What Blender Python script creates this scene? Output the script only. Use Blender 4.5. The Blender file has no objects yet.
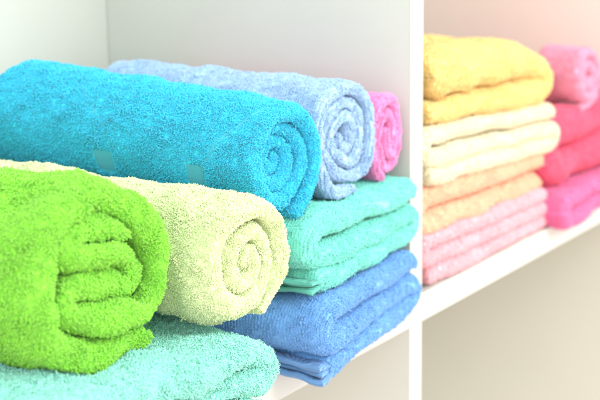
import bpy, math, random
import numpy as np
from mathutils import Vector, Matrix
from mathutils.bvhtree import BVHTree

rng = np.random.default_rng(7)
C = bpy.context.scene.collection
PI = math.pi
CAM = Vector((-0.91978, -0.52167, 0.33503))
YAW, PITCH, ROLL = 0.592073, 0.238705, -0.014775
LENS = 1477.14 / 600 * 36


def lin(r, g, b):
    f = lambda c: (c / 255) / 12.92 if c / 255 <= .04045 else ((c / 255 + .055) / 1.055) ** 2.4
    return (f(r), f(g), f(b), 1)


# ---------------------------------------------------------------- materials
def terry_material(name, col, trans=.16, vary=.07):
    m = bpy.data.materials.new(name); m.use_nodes = True
    nt = m.node_tree; nt.nodes.clear(); N = nt.nodes.new; L = nt.links.new
    out = N('ShaderNodeOutputMaterial')
    at = N('ShaderNodeAttribute'); at.attribute_name = 'yarn'
    noi = N('ShaderNodeTexNoise'); noi.inputs['Scale'].default_value = 60; noi.inputs['Detail'].default_value = 3
    tc = N('ShaderNodeTexCoord'); L(tc.outputs['Object'], noi.inputs['Vector'])
    add = N('ShaderNodeMath'); add.operation = 'MULTIPLY_ADD'; add.inputs[1].default_value = .5
    ab = N('ShaderNodeMath'); ab.operation = 'ABSOLUTE'; L(at.outputs['Fac'], ab.inputs[0])
    L(noi.outputs['Fac'], add.inputs[0]); L(ab.outputs[0], add.inputs[2])
    mr = N('ShaderNodeMapRange'); mr.inputs[1].default_value = .1; mr.inputs[2].default_value = 1.4
    mr.inputs[3].default_value = 1 - vary; mr.inputs[4].default_value = 1 + vary
    L(add.outputs[0], mr.inputs[0])
    hsv = N('ShaderNodeHueSaturation'); hsv.inputs['Color'].default_value = col
    L(mr.outputs[0], hsv.inputs['Value'])
    p = N('ShaderNodeBsdfPrincipled'); p.inputs['Roughness'].default_value = .85
    p.inputs['Specular IOR Level'].default_value = .25
    p.inputs['Sheen Weight'].default_value = .25; p.inputs['Sheen Roughness'].default_value = .5
    L(hsv.outputs[0], p.inputs['Base Color'])
    t = N('ShaderNodeBsdfTranslucent'); L(hsv.outputs[0], t.inputs['Color'])
    mx = N('ShaderNodeMixShader'); mx.inputs[0].default_value = trans
    L(p.outputs[0], mx.inputs[1]); L(t.outputs[0], mx.inputs[2])
    gt = N('ShaderNodeMath'); gt.operation = 'GREATER_THAN'; gt.inputs[1].default_value = 0; L(at.outputs['Fac'], gt.inputs[0])
    ml = N('ShaderNodeMath'); ml.operation = 'MULTIPLY'; ml.inputs[1].default_value = trans; L(gt.outputs[0], ml.inputs[0]); L(ml.outputs[0], mx.inputs[0]); L(mx.outputs[0], out.inputs['Surface'])
    return m


def woven_material(name, col, scale=2600):
    m = bpy.data.materials.new(name); m.use_nodes = True
    nt = m.node_tree; N = nt.nodes.new; L = nt.links.new
    p = nt.nodes['Principled BSDF']; p.inputs['Roughness'].default_value = .7; p.inputs['Sheen Weight'].default_value = .2
    tc = N('ShaderNodeTexCoord')
    w1 = N('ShaderNodeTexWave'); w1.bands_direction = 'Y'; w1.inputs['Scale'].default_value = scale / 5; w1.inputs['Distortion'].default_value = 1.88
    w2 = N('ShaderNodeTexWave'); w2.bands_direction = 'Z'; w2.inputs['Scale'].default_value = scale / 5; w2.inputs['Distortion'].default_value = 1.88
    L(tc.outputs['Object'], w1.inputs['Vector']); L(tc.outputs['Object'], w2.inputs['Vector'])
    mu = N('ShaderNodeMath'); mu.operation = 'MULTIPLY'; L(w1.outputs['Fac'], mu.inputs[0]); L(w2.outputs['Fac'], mu.inputs[1])
    mr = N('ShaderNodeMapRange'); mr.inputs[3].default_value = .92; mr.inputs[4].default_value = 1.06; L(mu.outputs[0], mr.inputs[0])
    hsv = N('ShaderNodeHueSaturation'); hsv.inputs['Color'].default_value = col; L(mr.outputs[0], hsv.inputs['Value'])
    L(hsv.outputs[0], p.inputs['Base Color'])
    b = N('ShaderNodeBump'); b.inputs['Distance'].default_value = .0006; L(mu.outputs[0], b.inputs['Height']); L(b.outputs[0], p.inputs['Normal'])
    return m


def board_material(name, col, rough=.38):
    m = bpy.data.materials.new(name); m.use_nodes = True
    nt = m.node_tree; N = nt.nodes.new; L = nt.links.new
    p = nt.nodes['Principled BSDF']
    tc = N('ShaderNodeTexCoord'); noi = N('ShaderNodeTexNoise')
    noi.inputs['Scale'].default_value = 14; noi.inputs['Detail'].default_value = 6
    L(tc.outputs['Object'], noi.inputs['Vector'])
    mr = N('ShaderNodeMapRange'); mr.inputs[3].default_value = .97; mr.inputs[4].default_value = 1.03; L(noi.outputs['Fac'], mr.inputs[0])
    hsv = N('ShaderNodeHueSaturation'); hsv.inputs['Color'].default_value = col; L(mr.outputs[0], hsv.inputs['Value'])
    L(hsv.outputs[0], p.inputs['Base Color'])
    mr2 = N('ShaderNodeMapRange'); mr2.inputs[3].default_value = rough - .06; mr2.inputs[4].default_value = rough + .08
    L(noi.outputs['Fac'], mr2.inputs[0]); L(mr2.outputs[0], p.inputs['Roughness'])
    n2 = N('ShaderNodeTexNoise'); n2.inputs['Scale'].default_value = 900; L(tc.outputs['Object'], n2.inputs['Vector'])
    b = N('ShaderNodeBump'); b.inputs['Distance'].default_value = .00008; b.inputs['Strength'].default_value = .4
    L(n2.outputs['Fac'], b.inputs['Height']); L(b.outputs[0], p.inputs['Normal'])
    p.inputs['Specular IOR Level'].default_value = .35
    return m


# ---------------------------------------------------------------- small helpers
def tag(o, label, cat, group=None):
    o['label'] = label; o['category'] = cat
    if group: o['group'] = group


def noise3(P, wl, seed, n=9):
    """smooth pseudo-noise, a sum of random plane waves, value about -1..1"""
    r = np.random.default_rng(seed); out = np.zeros(len(P))
    for _ in range(n):
        d = r.normal(size=3); d /= np.linalg.norm(d)
        out += np.sin(P @ d * (2 * PI / (wl * r.uniform(.65, 1.5))) + r.uniform(0, 2 * PI))
    return out / math.sqrt(n)


def spline(pts, n):
    """dense Catmull-Rom curve through 2D points, resampled at equal steps"""
    P = np.array(pts, float); P = np.vstack([2 * P[0] - P[1], P, 2 * P[-1] - P[-2]])
    out = []
    for i in range(1, len(P) - 2):
        t = np.linspace(0, 1, 24, endpoint=False)[:, None]
        a, b, c, d = P[i - 1], P[i], P[i + 1], P[i + 2]
        out.append(.5 * (2 * b + (c - a) * t + (2 * a - 5 * b + 4 * c - d) * t * t + (3 * b - a - 3 * c + d) * t ** 3))
    out = np.vstack(out + [P[-2][None]])
    s = np.r_[0, np.cumsum(np.linalg.norm(np.diff(out, axis=0), axis=1))]
    u = np.linspace(0, s[-1], n)
    return np.c_[np.interp(u, s, out[:, 0]), np.interp(u, s, out[:, 1])], s[-1]


class Sheet:
    """A thick folded sheet of towelling: its centre line lies in the x-z plane and it runs back along y.
    grid[i, j]: i along the centre line, j round the sheet's own rounded section."""
    def __init__(s, path, half, length, step=.0022, wob=.0015, wl=.05, seed=1, front=None, capj=9, endround=True, halfend=None, groove=.0, yw=.0, taper=0):
        pl = np.array(path, float)
        L0 = np.sum(np.linalg.norm(np.diff(pl, axis=0), axis=1))
        n = int(L0 * 1.1 / step)
        c, L = spline(path, n); s.L = L
        tan = np.gradient(c, axis=0); tan /= np.linalg.norm(tan, axis=1)[:, None]
        nor = np.c_[tan[:, 1], -tan[:, 0]]
        u = np.linspace(0, L, n)
        h = np.full(n, half)
        if halfend is not None: h = half + (halfend - half) * (u / L)
        h = h * (1 + .05 * np.sin(u / .041 + seed) + .02 * np.sin(u / .017 + 2 * seed))
        if taper: h = h * np.clip(.38 + .62 * u / (L * taper), 0, 1)
        if endround:
            for e in (u, L - u):
                k = np.clip(e / (h * 1.0), 0, 1); h = h * np.sqrt(np.clip(1 - (1 - k) ** 2, .0004, 1))
        fr = np.zeros(n) if front is None else np.array([front(a) for a in u / L])
        fr = fr + yw * np.sin(u / .031 + seed * 1.7) + yw * .6 * np.sin(u / .0127 + seed)
        m = max(20, int((length) / .004))
        # section: outer side (back to front), front cap, inner side, back cap
        loop = []
        ys = np.linspace(length, 0, m)
        for y in ys: loop.append((y, 1, 0))
        for k in range(1, capj): a = PI * k / capj; loop.append((0, math.cos(a), -math.sin(a)))
        for y in ys[::-1]: loop.append((y, -1, 0))
        for k in range(1, capj): a = PI * k / capj; loop.append((length, -math.cos(a), math.sin(a)))
        loop = np.array(loop); J = len(loop)
        Y = (loop[None, :, 0] + loop[None, :, 2] * h[:, None] * 1.15 + h[:, None] * np.where(loop[None, :, 0] < length / 2, 1.15, -1.15)
             + fr[:, None] * (1 - loop[None, :, 0] / length))
        O = loop[None, :, 1] * h[:, None]
        X = c[:, 0, None] + nor[:, 0, None] * O; Z = c[:, 1, None] + nor[:, 1, None] * O
        s.G = np.stack([X, Y, Z], -1)
        F = s.G.reshape(-1, 3)
        w = np.stack([noise3(F, wl, seed * 10 + k) for k in range(3)], -1) * wob
        w += np.stack([noise3(F, wl * .33, seed * 10 + 5 + k) for k in range(3)], -1) * wob * .16
        F = F + w
        s.G = F.reshape(s.G.shape); s.J = J; s.n = n; s.m = m; s.capj = capj; s.length = length; s.u = u

    def faces(s, off=0):
        i = np.arange(s.n - 1)[:, None]; j = np.arange(s.J)[None, :]; j2 = (j + 1) % s.J
        q = np.stack([i * s.J + j, i * s.J + j2, (i + 1) * s.J + j2, (i + 1) * s.J + j], -1).reshape(-1, 4)
        return q + off


def fast_mesh(name, V, Q, mat, yarn=None, smooth=True):
    me = bpy.data.meshes.new(name)
    V = np.ascontiguousarray(V, dtype=np.float32); Q = np.ascontiguousarray(Q, dtype=np.int32)
    me.vertices.add(len(V)); me.vertices.foreach_set('co', V.ravel())
    me.loops.add(Q.size); me.loops.foreach_set('vertex_index', Q.ravel())
    me.polygons.add(len(Q)); me.polygons.foreach_set('loop_start', np.arange(0, Q.size, 4, dtype=np.int32))
    me.update(calc_edges=True)
    me.polygons.foreach_set('use_smooth', np.full(len(Q), smooth)); me.materials.append(mat)
    if yarn is not None:
        a = me.attributes.new('yarn', 'FLOAT', 'POINT'); a.data.foreach_set('value', np.ascontiguousarray(yarn, dtype=np.float32))
    o = bpy.data.objects.new(name, me); C.objects.link(o); return o


EYES = [CAM + Vector(d) for d in ((0, 0, 0), (.28, -.2, 0), (-.2, .3, 0), (0, 0, .3), (.1, 0, -.25))]
OCC = []           # filled with a tree of all bodies before the pile is grown


def grow_pile(V, Q, spec, seed, keep=None):
    """terry loops over the exposed surface V,Q (world space). spec: dens per mm2, h, r, lean, rows"""
    r = np.random.default_rng(seed)
    A, B, Cc, D = (V[Q[:, k]] for k in range(4))
    N = np.cross(Cc - A, D - B); ar = np.linalg.norm(N, axis=1) / 2 + 1e-12; N /= (2 * ar)[:, None]
    cen = (A + B + Cc + D) / 4
    facing = np.zeros(len(Q), bool)
    for e in EYES:
        d = np.array(e) - cen; d /= np.linalg.norm(d, axis=1)[:, None]
        facing |= (np.einsum('ij,ij->i', d, N) > -.15)
    # quick visibility of each face
    vis = np.zeros(len(Q), bool); tree = OCC[0]; idx = np.nonzero(facing)[0]
    for k in idx:
        p = Vector(cen[k] + N[k] * .0035)
        for e in EYES:
            d = e - p; L = d.length
            if tree.ray_cast(p, d / L, L)[0] is None: vis[k] = True; break
    cnt = r.poisson(ar * 1e6 * spec['dens'] * vis)
    f = np.repeat(np.arange(len(Q)), cnt)
    a, b = r.random(len(f)), r.random(len(f))
    a = a[:, None]; b = b[:, None]
    P = (A[f] * (1 - a) + B[f] * a) * (1 - b) + (D[f] * (1 - a) + Cc[f] * a) * b
    if keep is not None:
        k = keep(P, f, a[:, 0], b[:, 0]); P = P[k]; f = f[k]
    n = N[f]
    # tangent frame: t1 across (round the centre line), t2 along the sheet
    t2 = (B - A)[f]; t2 /= np.linalg.norm(t2, axis=1)[:, None] + 1e-9
    if spec.get('rows'):
        step = spec['rows']
        q = P[:, 1]; P = P.copy(); P[:, 1] = q + (np.round(q / step) * step - q) * .75
    t1 = np.cross(n, t2)
    M = len(P)
    ang = noise3(P, .012, seed + 1) * 2.2 + noise3(P, .035, seed + 2) * 1.5 + r.normal(size=M) * spec.get('chaos', .9)
    d = np.cos(ang)[:, None] * t1 + np.sin(ang)[:, None] * t2
    side = np.cross(n, d)
    h = spec['h'] * (1 + .22 * r.normal(size=M)).clip(.4, 1.6) * (1 + .25 * noise3(P, .008, seed + 3))
    h = h * (1 + .14 * noise3(P, .03, seed + 4)) * np.where(r.random(M) < .003, 1.6, 1)
    h = np.maximum(h, spec['h'] * .7)
    rad = spec['r'] * (1 + .12 * r.normal(size=M)).clip(.6, 1.4)
    lean = spec['lean'] * r.uniform(.3, 1.3, M)
    K = spec.get('K', 5); S = 3
    T = np.linspace(0, 1, K)
    bow = r.normal(size=M) * .3 * h
    VV = np.empty((M, K, S, 3), np.float32)
    cs = []
    for t in T:
        up = np.sin(PI * (t * .92 + .02)) ** .8
        c = (P + n * (h * up - .0004)[:, None] + d * (h * lean * up * .7 + spec['w'] * (t - .5))[:, None]
             + side * (bow * np.sin(2 * PI * t) * .5 + spec['w'] * .35 * (t - .5))[:, None])
        cs.append(c)
    cs = np.array(cs)
    tg = np.gradient(cs, axis=0); tg /= np.linalg.norm(tg, axis=2)[:, :, None] + 1e-9
    for k in range(K):
        e1 = np.cross(tg[k], side + 1e-6); e1 /= np.linalg.norm(e1, axis=1)[:, None] + 1e-9
        e2 = np.cross(tg[k], e1)
        for q in range(S):
            an = 2 * PI * q / S
            VV[:, k, q] = cs[k] + (e1 * math.cos(an) + e2 * math.sin(an)) * rad[:, None]
    base = (np.arange(M) * K * S)[:, None, None]
    k = np.arange(K - 1)[None, :, None]; q = np.arange(S)[None, None, :]; q2 = (q + 1) % S
    QQ = np.stack([base + k * S + q, base + k * S + q2, base + (k + 1) * S + q2, base + (k + 1) * S + q], -1).reshape(-1, 4)
    yarn = np.repeat(r.random(M), K * S)
    return VV.reshape(-1, 3), QQ, yarn


TOWELS = []


class Towel:
    def __init__(s, name, label, cat, mat, spec, loc, rot, sheets, group=None, keep=None, post=None, tilt=(0, 0)):
        s.name, s.label, s.cat, s.mat, s.spec, s.group, s.keep = name, label, cat, mat, spec, group, keep
        s.M = Matrix.Translation(loc) @ Matrix.Rotation(rot, 4, 'Z') @ Matrix.Rotation(tilt[0], 4, 'X') @ Matrix.Rotation(tilt[1], 4, 'Y')
        Vs, Qs, off = [], [], 0
        for sh in sheets:
            g = sh.G.reshape(-1, 3)
            if post: g = post(g); sh.G = g.reshape(sh.G.shape)
            Vs.append(g); Qs.append(sh.faces(off)); off += len(g)
        s.sheets = sheets; s.V = np.vstack(Vs); s.Q = np.vstack(Qs)
        s.R = np.array(s.M.to_3x3()); s.T = np.array(s.M.to_translation())
        s.W = s.V @ s.R.T + s.T
        # outward winding
        A = s.W[s.Q]; vol = np.einsum('ij,ij->i', A[:, 0], np.cross(A[:, 1], A[:, 2])).sum() + np.einsum('ij,ij->i', A[:, 0], np.cross(A[:, 2], A[:, 3])).sum()
        if vol < 0: s.Q = s.Q[:, ::-1]
        s.flip = vol < 0
        s.parts = []
        TOWELS.append(s)

    def build(s, seed):
        V, Q, y = grow_pile(s.W, s.Q, s.spec, seed, s.keep)
        Vl = np.vstack([s.W, V]); Vl = (Vl - s.T) @ s.R
        Qa = np.vstack([s.Q, Q + len(s.W)])
        o = fast_mesh(s.name, Vl, Qa, s.mat, np.r_[np.full(len(s.W), -.001), y])
        o.matrix_world = s.M; tag(o, s.label, s.cat, s.group)
        print(s.name, 'loops', len(y) // 15)
        for (nm, V2, Q2, m2, lab) in s.parts:
            c = fast_mesh(nm, V2, Q2, m2); c.parent = o
            if lab: c['label'] = lab
        s.o = o
        return o


def spiral(turns, r_out, pitch, sx=1, sz=1, start=0, cw=1, core=(0, 0), squash=0.0, n=22, even=False):
    """archimedean spiral from the outside end inwards; inner turns flattened by squash"""
    P = []
    T = turns * 2 * PI; k = int(turns * n)
    for i in range(k + 1):
        a = T * i / k; x = a / (2 * PI); r = r_out - pitch * (x if not even else (.8 * x ** 2.2 if x < 1 else x - .2))
        if r < pitch * .22: break
        f = 1 - squash * (1 - r / r_out)
        an = start + cw * a; w = 1 - r / r_out
        P.append((r * math.cos(an) * sx + core[0] * w, r * math.sin(an) * sz * f + core[1] * w))
    return P


def serp(W, ths, rf=.0, tail=None, flip=False, sag=0.0, gapk=1.0):
    """serpentine fold: layers of half thickness ths (bottom to top) between x=0 and x=W, U-turn alternating, top layer joined at x=0"""
    n = len(ths); P = []
    zc = []; z = 0
    for t in ths: zc.append(z + t); z += 2 * t * gapk
    left_first = (n % 2 == 0)    # so that the topmost U-turn lies at x=0
    side = 0 if not left_first else 1
    for i, t in enumerate(ths):
        x0, x1 = t * 1.3, W - t * 1.3
        a, b = (x0, x1) if side == 0 else (x1, x0)
        for k in range(6):
            f = k / 5; P.append((a + (b - a) * f, zc[i]))
        if i < n - 1:
            sgn = 1 if b > a else -1; zm = (zc[i] + zc[i + 1]) / 2; hh = (zc[i + 1] - zc[i]) / 2
            P.append((b + sgn * hh * .85, zm - hh * .5)); P.append((b + sgn * hh * 1.05, zm)); P.append((b + sgn * hh * .85, zm + hh * .5))
        side = 1 - side
    P.append((b - .002 if b < a else b + .004, zc[-1] - ths[-1] * .5))
    if sag: P = [(x, z_ * (1 - sag * x / W)) for x, z_ in P]
    return P


# ---------------------------------------------------------------- colours
M_LIME = terry_material('lime_terry', lin(158, 237, 80))
M_PALE = terry_material('pale_lime_terry', lin(236, 250, 198))
M_TEAL = terry_material('turquoise_terry', lin(62, 212, 244))
M_LBLUE = terry_material('soft_blue_terry', lin(178, 212, 244))
M_PINKR = terry_material('orchid_terry', lin(255, 166, 220))
M_AQUA = terry_material('aqua_terry', lin(170, 246, 230))
M_SEA = terry_material('sea_green_terry', lin(136, 234, 218))
M_BLUE = terry_material('blue_terry', lin(122, 180, 238))
M_YEL = terry_material('yellow_terry', lin(255, 224, 146))
M_CREAM = terry_material('cream_terry', lin(248, 239, 206))
M_PEACH = terry_material('peach_terry', lin(255, 204, 170))
M_PINK = terry_material('blush_terry', lin(255, 194, 202))
M_ROSE = terry_material('rose_terry', lin(255, 172, 200))
M_RED = terry_material('raspberry_terry', lin(254, 106, 140))
M_MAG = terry_material('magenta_terry', lin(250, 128, 180))
M_SHELF = board_material('white_laminate', lin(192, 195, 188))
M_BACK = board_material('white_back_board', lin(198, 202, 194))
M_SIDE = board_material('side_laminate_bounce', lin(220, 211, 203))  # side panel above the board, pink bounce from the towels put into its colour
M_LOW = board_material('side_laminate_no_bounce', lin(200, 200, 188))  # same side panel below the board, coloured without the painted bounce

# pile: dens per mm2, h height, r yarn radius, w foot spacing (m)
LONG = dict(dens=1.7, h=.0019, r=.00029, lean=.85, w=.0009, chaos=.5, K=6)
CURL = dict(dens=1.6, h=.0014, r=.00032, lean=.45, w=.0012, chaos=1.6)
SHORT = dict(dens=1.5, h=.0015, r=.00032, lean=.4, w=.0010, chaos=1.2)
ROWS = dict(dens=1.9, h=.0012, r=.00033, lean=.25, w=.0009, chaos=.7, rows=.0021)
FINE = dict(dens=2.3, h=.0012, r=.00029, lean=.4, w=.0008, chaos=1.0, rows=.0018)
FAR = dict(dens=1.0, h=.0012, r=.00046, lean=.5, w=.0012, chaos=1.2, K=4)

# ---------------------------------------------------------------- shelf unit
def box(name, x0, x1, y0, y1, z0, z1, mat, parent, bev=.0008):
    v = [(x, y, z) for x in (x0, x1) for y in (y0, y1) for z in (z0, z1)]
    f = [(0, 1, 3, 2), (4, 6, 7, 5), (0, 4, 5, 1), (2, 3, 7, 6), (0, 2, 6, 4), (1, 5, 7, 3)]
    me = bpy.data.meshes.new(name); me.from_pydata(v, [], f); me.update(); me.materials.append(mat)
    o = bpy.data.objects.new(name, me); C.objects.link(o); o.parent = parent
    if parent is not None and parent.type == 'MESH': o.matrix_parent_inverse = parent.matrix_world.inverted()
    if bev:
        b = o.modifiers.new('bevel', 'BEVEL'); b.width = bev; b.segments = 2
    return o


unit = bpy.data.objects.new('shelf_unit', None); C.objects.link(unit)
tag(unit, 'white laminate shelf unit with an upright divider, holding all the towels', 'shelf unit')
D = .285; TB = .0216; XL, XR = -.95, .49; ZB, ZT = -.62, .62
dv = box('divider', 0, .018, 0, D, ZB, ZT, M_SHELF, unit)
box('edge_band', -.0001, .0181, -.0007, -.0001, ZB, ZT, M_SHELF, dv, .0002)
sb = box('shelf_board', XL, -.0001, .0004, D, -TB, 0, M_SHELF, unit)
box('edge_band', XL, -.0003, -.0003, .0003, -TB - .0001, .0001, M_SHELF, sb, .0002)
sb = box('shelf_board', .0181, XR, .0004, D, -TB, 0, M_SHELF, unit)
box('edge_band', .0184, XR, -.0003, .0003, -TB - .0001, .0001, M_SHELF, sb, .0002)
box('back_panel', XL, XR + .018, D + .0002, D + .006, ZB, ZT, M_BACK, unit, 0)
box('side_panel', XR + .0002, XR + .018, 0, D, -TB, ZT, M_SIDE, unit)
box('side_panel', XR + .0002, XR + .018, 0, D, ZB, -TB - .0002, M_LOW, unit)  # split at the board so the painted bounce tint stays above it

# ---------------------------------------------------------------- towels, left compartment
GL = 'rolled towels in the left compartment'
GF = 'folded towels in the left compartment'
GR = 'stack of pastel folded towels right of the divider'
GP = 'pink and red towels at the far right'

# aqua folded towel under the lime roll
aq = Sheet(serp(.18, [.0095, .0095, .0100]), .0098, .25, wob=.0022, wl=.06, seed=3, yw=.002)
def pA(g):
    g = g.copy(); x = g[:, 0]; g[:, 0] = .18 - x; g[:, 2] *= 1 - .19 * np.clip((g[:, 0] - .06) / .12, 0, 1)      # open folds toward the left, round folds right
    return g
Towel('folded_towel', 'aqua mint folded towel at the bottom left under the lime green roll', 'towel', M_AQUA,
      dict(LONG, h=.0017, dens=1.8), (-.416, -.040, .001), math.radians(0), [aq], GF, post=pA)

# lime roll
lime_path = [(.036, -.0440), (.010, -.0455), (-.018, -.0450), (-.038, -.034), (-.0455, -.012), (-.043, .014), (-.028, .036), (-.002, .0455), (.025, .039),
             (.0415, .020), (.0450, .000), (.041, -.016), (.030, -.0268), (.010, -.0268), (-.012, -.0248), (-.0245, -.0205), (-.0290, -.0130), (-.0235, -.0060), (-.008, -.0068), (.008, -.0095),
             (.020, -.0100), (.0285, -.0035), (.0245, .0060), (.010, .0095), (-.008, .0125), (-.0220, .0140), (-.0270, .0200), (-.0200, .0270), (-.006, .0295), (.008, .0268), (.019, .0225)]
def pL(g):
    g = g.copy(); g[:, 2] = -.052 + (g[:, 2] + .052) * (.95 - .09 * np.clip(g[:, 1] / .16, 0, 1)) + .08 * g[:, 0] * -1 * .5 * (g[:, 2] > -.03); g[:, 0] *= .95; return g
lime = Sheet(lime_path, .0075, .27, wob=.0028, wl=.05, seed=5, yw=.0028, front=lambda t: .004 * math.sin(t * 9))
Towel('rolled_towel', 'lime green shaggy towel roll at the front left on the aqua towel', 'towel', M_LIME,
      LONG, (-.347, -.012, .1125), math.radians(0), [lime], GL, post=pL)

# pale roll, settled onto the towel below it
def pP(g):
    g = g.copy(); an = np.degrees(np.arctan2(g[:, 2], g[:, 0])) % 360; rr = np.hypot(g[:, 0], g[:, 2])
    k = 1 + .24 * np.exp(-((an - 222) / 42) ** 2) * np.clip(rr / .037, 0, 1) ** 2 * np.clip(g[:, 1] / .03 + .3, 0, 1)
    g[:, 0] *= k; g[:, 2] *= k; return g
pale = Sheet(spiral(3.0, .0350, .0126, even=True, start=math.radians(-75), cw=1, squash=.05, core=(.003, -.003)), .0052, .25, wob=.0014, wl=.035, seed=8, taper=.15, yw=.0012, front=lambda t: .007 * t - .002)
Towel('rolled_towel', 'pale yellow green towel roll with a neat spiral end, beside the lime roll', 'towel', M_PALE,
      CURL, (-.2425, -.031, .0935), math.radians(0), [pale], GL, post=pP)

# teal roll
teal = Sheet(spiral(3.4, .0365, .0100, start=math.radians(-80), cw=1), .0046, .228, wob=.0010, wl=.05, seed=11, taper=.12, yw=.001, front=lambda t: .015 * t ** 1.2 - .002)
def pT(g):
    k = 1 + .08 * np.clip(g[:, 1] / .2, 0, 1); g = g.copy(); g[:, 0] *= k; g[:, 2] = g[:, 2] * k + .007 * np.clip(g[:, 1] / .235, 0, 1); return g
T_TEAL = Towel('rolled_towel', 'bright turquoise towel roll with woven stripes, resting above the pale green roll', 'towel', M_TEAL,
      SHORT, (-.173, -.010, .1400), math.radians(0), [teal], GL, post=pT)

# soft blue roll: inner folds crumpled upright
lb_path = [(.008, -.0365), (-.014, -.033), (-.028, -.022), (-.0335, -.002), (-.030, .018), (-.018, .030), (.002, .0355), (.020, .030), (.031, .016), (.0335, -.003), (.028, -.018), (.014, -.0265),
           (-.004, -.0235), (-.018, -.0150), (-.0240, -.001), (-.0205, .014), (-.009, .0235), (.005, .0255), (.017, .0180), (.0235, .004), (.0205, -.010), (.010, -.0165),
           (-.003, -.0120), (-.0135, -.004), (-.0130, .0065), (-.004, .0145), (.006, .0145), (.0130, .0060), (.0110, -.0050), (.002, -.0040), (-.0030, .0040)]
lb = Sheet(lb_path, .0041, .205, wob=.0012, wl=.03, seed=14, yw=.0012, front=lambda t: .006 * t)
Towel('rolled_towel', 'dusty light blue towel roll with crumpled folds between the turquoise and the pink rolls', 'towel', M_LBLUE,
      FINE, (-.093, -.006, .1385), math.radians(0), [lb], GL)

pk_path = [(-.006, -.028), (-.016, -.018), (-.019, .000), (-.016, .016), (-.006, .026), (.006, .026), (.015, .014), (.018, -.002), (.015, -.018), (.004, -.023), (-.007, -.016), (-.011, -.002), (-.007, .012), (.001, .018), (.008, .010),
           (.009, -.004), (.004, -.013), (-.002, -.006), (-.001, .008)]
pk = Sheet(pk_path, .0028, .20, wob=.001, wl=.03, seed=17, yw=.001)
Towel('rolled_towel', 'small orchid pink towel roll pressed against the divider', 'towel', M_PINKR,
      FINE, (-.032, .000, .1290), math.radians(0), [pk], GL)

# sea green folded
sea = Sheet(serp(.165, [.0055, .0095, .0105], sag=.10), .0082, .22, wob=.0010, wl=.05, seed=20, yw=.0015)
Towel('folded_towel', 'sea green folded towel, on top of the blue one by the divider', 'towel', M_SEA,
      ROWS, (-.170, -.029, .0550), math.radians(6), [sea], GF, tilt=(0, math.radians(1.0)))
# blue folded, its near corner hanging a little over the board's edge, with an open hemmed end
def droop(g):
    g = g.copy(); k = np.clip((.034 - g[:, 1]) / .034, 0, 1) * np.clip(1 - g[:, 0] / .07, 0, 1)
    low = np.clip(1 - g[:, 2] / .03, 0, 1); g[:, 2] -= .0055 * k * low; return g
blue = Sheet(serp(.162, [.0060, .0092, .0098], sag=.12), .0076, .22, wob=.0010, wl=.05, seed=23, yw=.0012)
T_BLUE = Towel('folded_towel', 'blue folded towel lying on the shelf board under the sea green one', 'towel', M_BLUE,
      ROWS, (-.172, -.038, .0012), math.radians(8), [blue], GF, post=droop)
M_BHEM = woven_material('blue_hem', lin(104, 160, 222)); M_SHEM = woven_material('sea_green_hem', lin(90, 196, 178)); M_TBAND = woven_material('turquoise_woven_band', lin(70, 208, 240))
def hem(T, mat, path, half, length, post=None, seed=70, y0=.0):
    sh = Sheet(path, half, length, step=.0012, wob=.0009, wl=.025, seed=seed, endround=True)
    g = sh.G.reshape(-1, 3); g[:, 1] += y0
    if post: g = post(g)
    q = sh.faces()
    if T.flip: q = q[:, ::-1]
    T.parts.append(('hem', g, q, mat, None))
for k, (za, zb, xo) in enumerate(((.0014, .0010, -.0045), (.0050, .0052, -.0028), (.0088, .0100, -.0055))):
    hem(T_BLUE, M_BHEM, [(.030, .0058), (.012, (za + .0058) / 2), (.004, za), (xo, zb)], (.0019, .0016, .0019)[k], .20, droop, 70 + k, y0=.0004 + .0012 * k)
T_SEA = [t for t in TOWELS if t.mat is M_SEA][0]
for k, (za, zb, xo) in enumerate(((.0014, .0006, -.0035), (.0056, .0062, -.0045))):
    hem(T_SEA, M_SHEM, [(.026, .0045), (.012, (za + .0045) / 2), (.004, za), (xo, zb)], .0017, .20, None, 80 + k, y0=.0004 + .001 * k)

# woven stripes on the turquoise roll: bare of loops, two slanting stripes and two small flat patches
TH = np.degrees(np.unwrap(np.arctan2(teal.G[:, teal.m // 2, 2], teal.G[:, teal.m // 2, 0])))

BANDS = [(([90, 120, 155, 182, 215, 245], [.182, .147, .120, .108, .092, .080]), .0030, 60, 245, .45),
         (([60, 110, 155, 180, 210, 245], [-.010, .008, .030, .039, .047, .054]), .0032, 100, 245, .45),
         (([170, 215], [.122, .122]), .017, 178, 206, .0), (([170, 215], [.047, .047]), .015, 178, 208, .0)]
RK = np.random.default_rng(5)
def band_y(b, th): return np.interp(th, *b[0])
def teal_keep(P, f, a, b):
    i = f // teal.J; j = f % teal.J; y = (1 - np.clip(j / (teal.m - 1), 0, 1)) * teal.length + 0.0
    yl = P[:, 1] + .010; ok = np.ones(len(P), bool)
    for q in BANDS:
        th = TH[i]; ok &= ~((RK.random(len(P)) > q[4]) & (j < teal.m) & (th > q[2]) & (th < q[3]) & (np.abs(yl - band_y(q, th)) < q[1] / 2 * (.9 + .25 * RK.random(len(P)))))
    return ok
T_TEAL.keep = teal_keep
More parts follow.
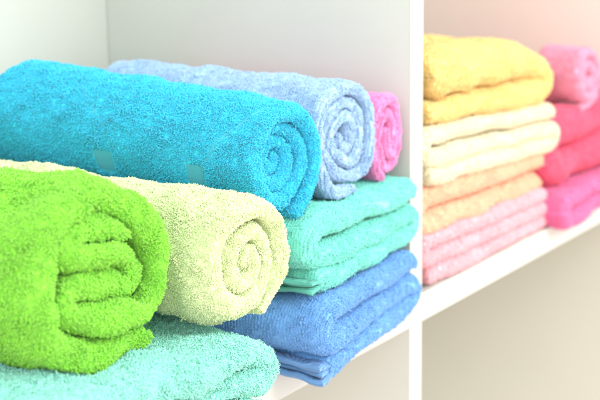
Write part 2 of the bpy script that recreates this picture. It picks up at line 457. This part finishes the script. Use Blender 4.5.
for b in BANDS:
    ii = np.nonzero((TH > b[2]) & (TH < b[3]))[0]; yc = band_y(b, TH[ii]); K = 7; rows = []
    G = teal.G
    for k in range(K):
        y = yc + (k / (K - 1) - .5) * b[1]
        pos = np.array([np.interp(yy, G[i_, :teal.m, 1][::-1], np.arange(teal.m)[::-1]) for i_, yy in zip(ii, y)])
        j0 = np.clip(pos.astype(int), 0, teal.m - 2); fr = (pos - j0)[:, None]
        p = G[ii, j0] * (1 - fr) + G[ii, j0 + 1] * fr
        rad = p * [1, 0, 1]; rad /= np.linalg.norm(rad, axis=1)[:, None]
        rows.append(p + rad * (.00055 if 0 < k < K - 1 else -.0003))
    V = np.stack(rows, 1); n_ = len(ii)
    a_, k_ = np.arange(n_ - 1)[:, None], np.arange(K - 1)[None, :]
    Q = np.stack([a_ * K + k_, a_ * K + k_ + 1, (a_ + 1) * K + k_ + 1, (a_ + 1) * K + k_], -1).reshape(-1, 4)
    T_TEAL.parts.append(('woven_band', V.reshape(-1, 3), Q, M_TBAND, None))

# ---------------------------------------------------------------- right stack
def stack(label, mat, z, hs, w, x, y, rot, seed, sag=.1, tilt=0, fl=False):
    sh = Sheet(serp(w, hs, sag=sag), float(np.mean(hs)) * .96, .22, wob=.0009, wl=.06, seed=seed, yw=.0009, step=.003)
    return Towel('folded_towel', label, 'towel', mat, FAR, (x, y, z), math.radians(rot), [sh], GR, tilt=(0, math.radians(tilt)))
stack('blush pink folded towel at the bottom of the pastel stack', M_PINK, .0006, [.0075, .0075, .0075], .225, .022, .000, 0, 31, sag=.22)
stack('peach orange folded towel, second from the bottom of the pastel stack', M_PEACH, .041, [.0100, .0115], .232, .020, .000, 1, 33, sag=.02, tilt=2.4)
stack('cream folded towel between the peach and the yellow ones', M_CREAM, .084, [.0052, .0088, .0090], .235, .020, -.002, 0, 35, sag=.12, tilt=3.2)
ypath = [(.004, .0095), (.05, .0085), (.10, .0090), (.15, .0095), (.20, .0100), (.216, .0130), (.219, .021), (.210, .0310), (.17, .0365), (.12, .0370), (.06, .0380), (.012, .0355)]
yel = Sheet(ypath, .0078, .22, wob=.0020, wl=.06, seed=37, yw=.0015, step=.003, halfend=.0195)
Towel('folded_towel', 'yellow folded towel on top of the pastel stack', 'towel', M_YEL, FAR, (.018, -.004, .129), 0, [yel], GR, tilt=(0, math.radians(4.2)))

mg = Sheet(serp(.19, [.0072, .0074]), .0074, .22, wob=.0012, wl=.05, seed=41, yw=.0015, step=.003)
Towel('folded_towel', 'magenta folded towel on the shelf board under the raspberry one', 'towel', M_MAG, FAR, (.249, -.018, .0010), math.radians(2), [mg], GP, post=droop)
rd = Sheet(serp(.19, [.0165, .0175]), .0168, .22, wob=.0025, wl=.06, seed=43, yw=.0015, step=.003)
Towel('folded_towel', 'raspberry red plump folded towel between the magenta and the rose pink ones', 'towel', M_RED, FAR, (.256, .000, .0315), 0, [rd], GP)
rs = Sheet(spiral(2.6, .0268, .0102, start=math.radians(-110), cw=1), .0048, .045, wob=.0015, wl=.04, seed=45, taper=.14, yw=.001, step=.003)
Towel('rolled_towel', 'rose pink rolled towel lying on top of the raspberry red towel', 'towel', M_ROSE, FAR, (.327, .000, .1225), 0, [rs], GP)

# ---------------------------------------------------------------- grow the pile
Vs, Qs, off = [], [], 0
for t in TOWELS:
    Vs.append(t.W); Qs.append(t.Q + off); off += len(t.W)
bx = lambda x0, x1, y0, y1, z0, z1: np.array([(x, y, z) for x in (x0, x1) for y in (y0, y1) for z in (z0, z1)])
for b in ((0, .018, 0, D, ZB, ZT), (XL, XR, 0, D, -TB, 0)):
    Vs.append(bx(*b)); Qs.append(np.array([(0, 1, 3, 2), (4, 6, 7, 5), (0, 4, 5, 1), (2, 3, 7, 6), (0, 2, 6, 4), (1, 5, 7, 3)]) + off); off += 8
OCC.append(BVHTree.FromPolygons(np.vstack(Vs).tolist(), np.vstack(Qs).tolist()))
for k, t in enumerate(TOWELS): t.build(100 + 10 * k)

# ---------------------------------------------------------------- light
def area(name, loc, target, size, power, col=(1, 1, 1)):
    l = bpy.data.lights.new(name, 'AREA'); l.shape = 'RECTANGLE'; l.size, l.size_y = size; l.energy = power; l.color = col
    o = bpy.data.objects.new(name, l); C.objects.link(o); o.location = loc
    o.rotation_euler = (Vector(target) - Vector(loc)).to_track_quat('-Z', 'Y').to_euler()
area('softbox', (.15, -1.9, 1.5), (.0, .1, .05), (1.4, 1.1), 44, (1, .985, .96))
area('softbox', (-2.1, -1.0, .9), (-.2, .1, .05), (1.2, 1.2), 17, (.97, .99, 1))
W = bpy.data.worlds.new('World'); bpy.context.scene.world = W; W.use_nodes = True
nt = W.node_tree; bg = nt.nodes['Background']; bg.inputs[1].default_value = 1.88
tc = nt.nodes.new('ShaderNodeTexCoord'); sp = nt.nodes.new('ShaderNodeSeparateXYZ'); cr = nt.nodes.new('ShaderNodeValToRGB'); mr = nt.nodes.new('ShaderNodeMapRange')
mr.inputs[1].default_value = -1; nt.links.new(tc.outputs['Generated'], sp.inputs[0]); nt.links.new(sp.outputs['Z'], mr.inputs[0]); nt.links.new(mr.outputs[0], cr.inputs[0])
cr.color_ramp.elements[0].position = .3; cr.color_ramp.elements[0].color = (1, .80, .72, 1); cr.color_ramp.elements[1].position = .6; cr.color_ramp.elements[1].color = (.98, 1, .97, 1)
nt.links.new(cr.outputs[0], bg.inputs[0])

# ---------------------------------------------------------------- camera
cd = bpy.data.cameras.new('camera'); cam = bpy.data.objects.new('camera', cd); C.objects.link(cam)
f = Vector((math.cos(YAW) * math.cos(PITCH), math.sin(YAW) * math.cos(PITCH), -math.sin(PITCH)))
rt = Vector((math.sin(YAW), -math.cos(YAW), 0)); up = rt.cross(f)
a = rt * math.cos(ROLL) + up * math.sin(ROLL); b = up * math.cos(ROLL) - rt * math.sin(ROLL)
m = Matrix((a, b, -f)).transposed().to_4x4(); m.translation = CAM
cam.matrix_world = m
cd.lens = LENS; cd.sensor_width = 36; cd.clip_start = .02; cd.clip_end = 50
cd.dof.use_dof = True; cd.dof.focus_distance = .885; cd.dof.aperture_fstop = 9; cd.dof.aperture_blades = 0
S = bpy.context.scene; S.camera = cam
S.view_settings.view_transform = 'Standard'; S.view_settings.look = 'None'
S.cycles.use_denoising = True; S.cycles.max_bounces = 8
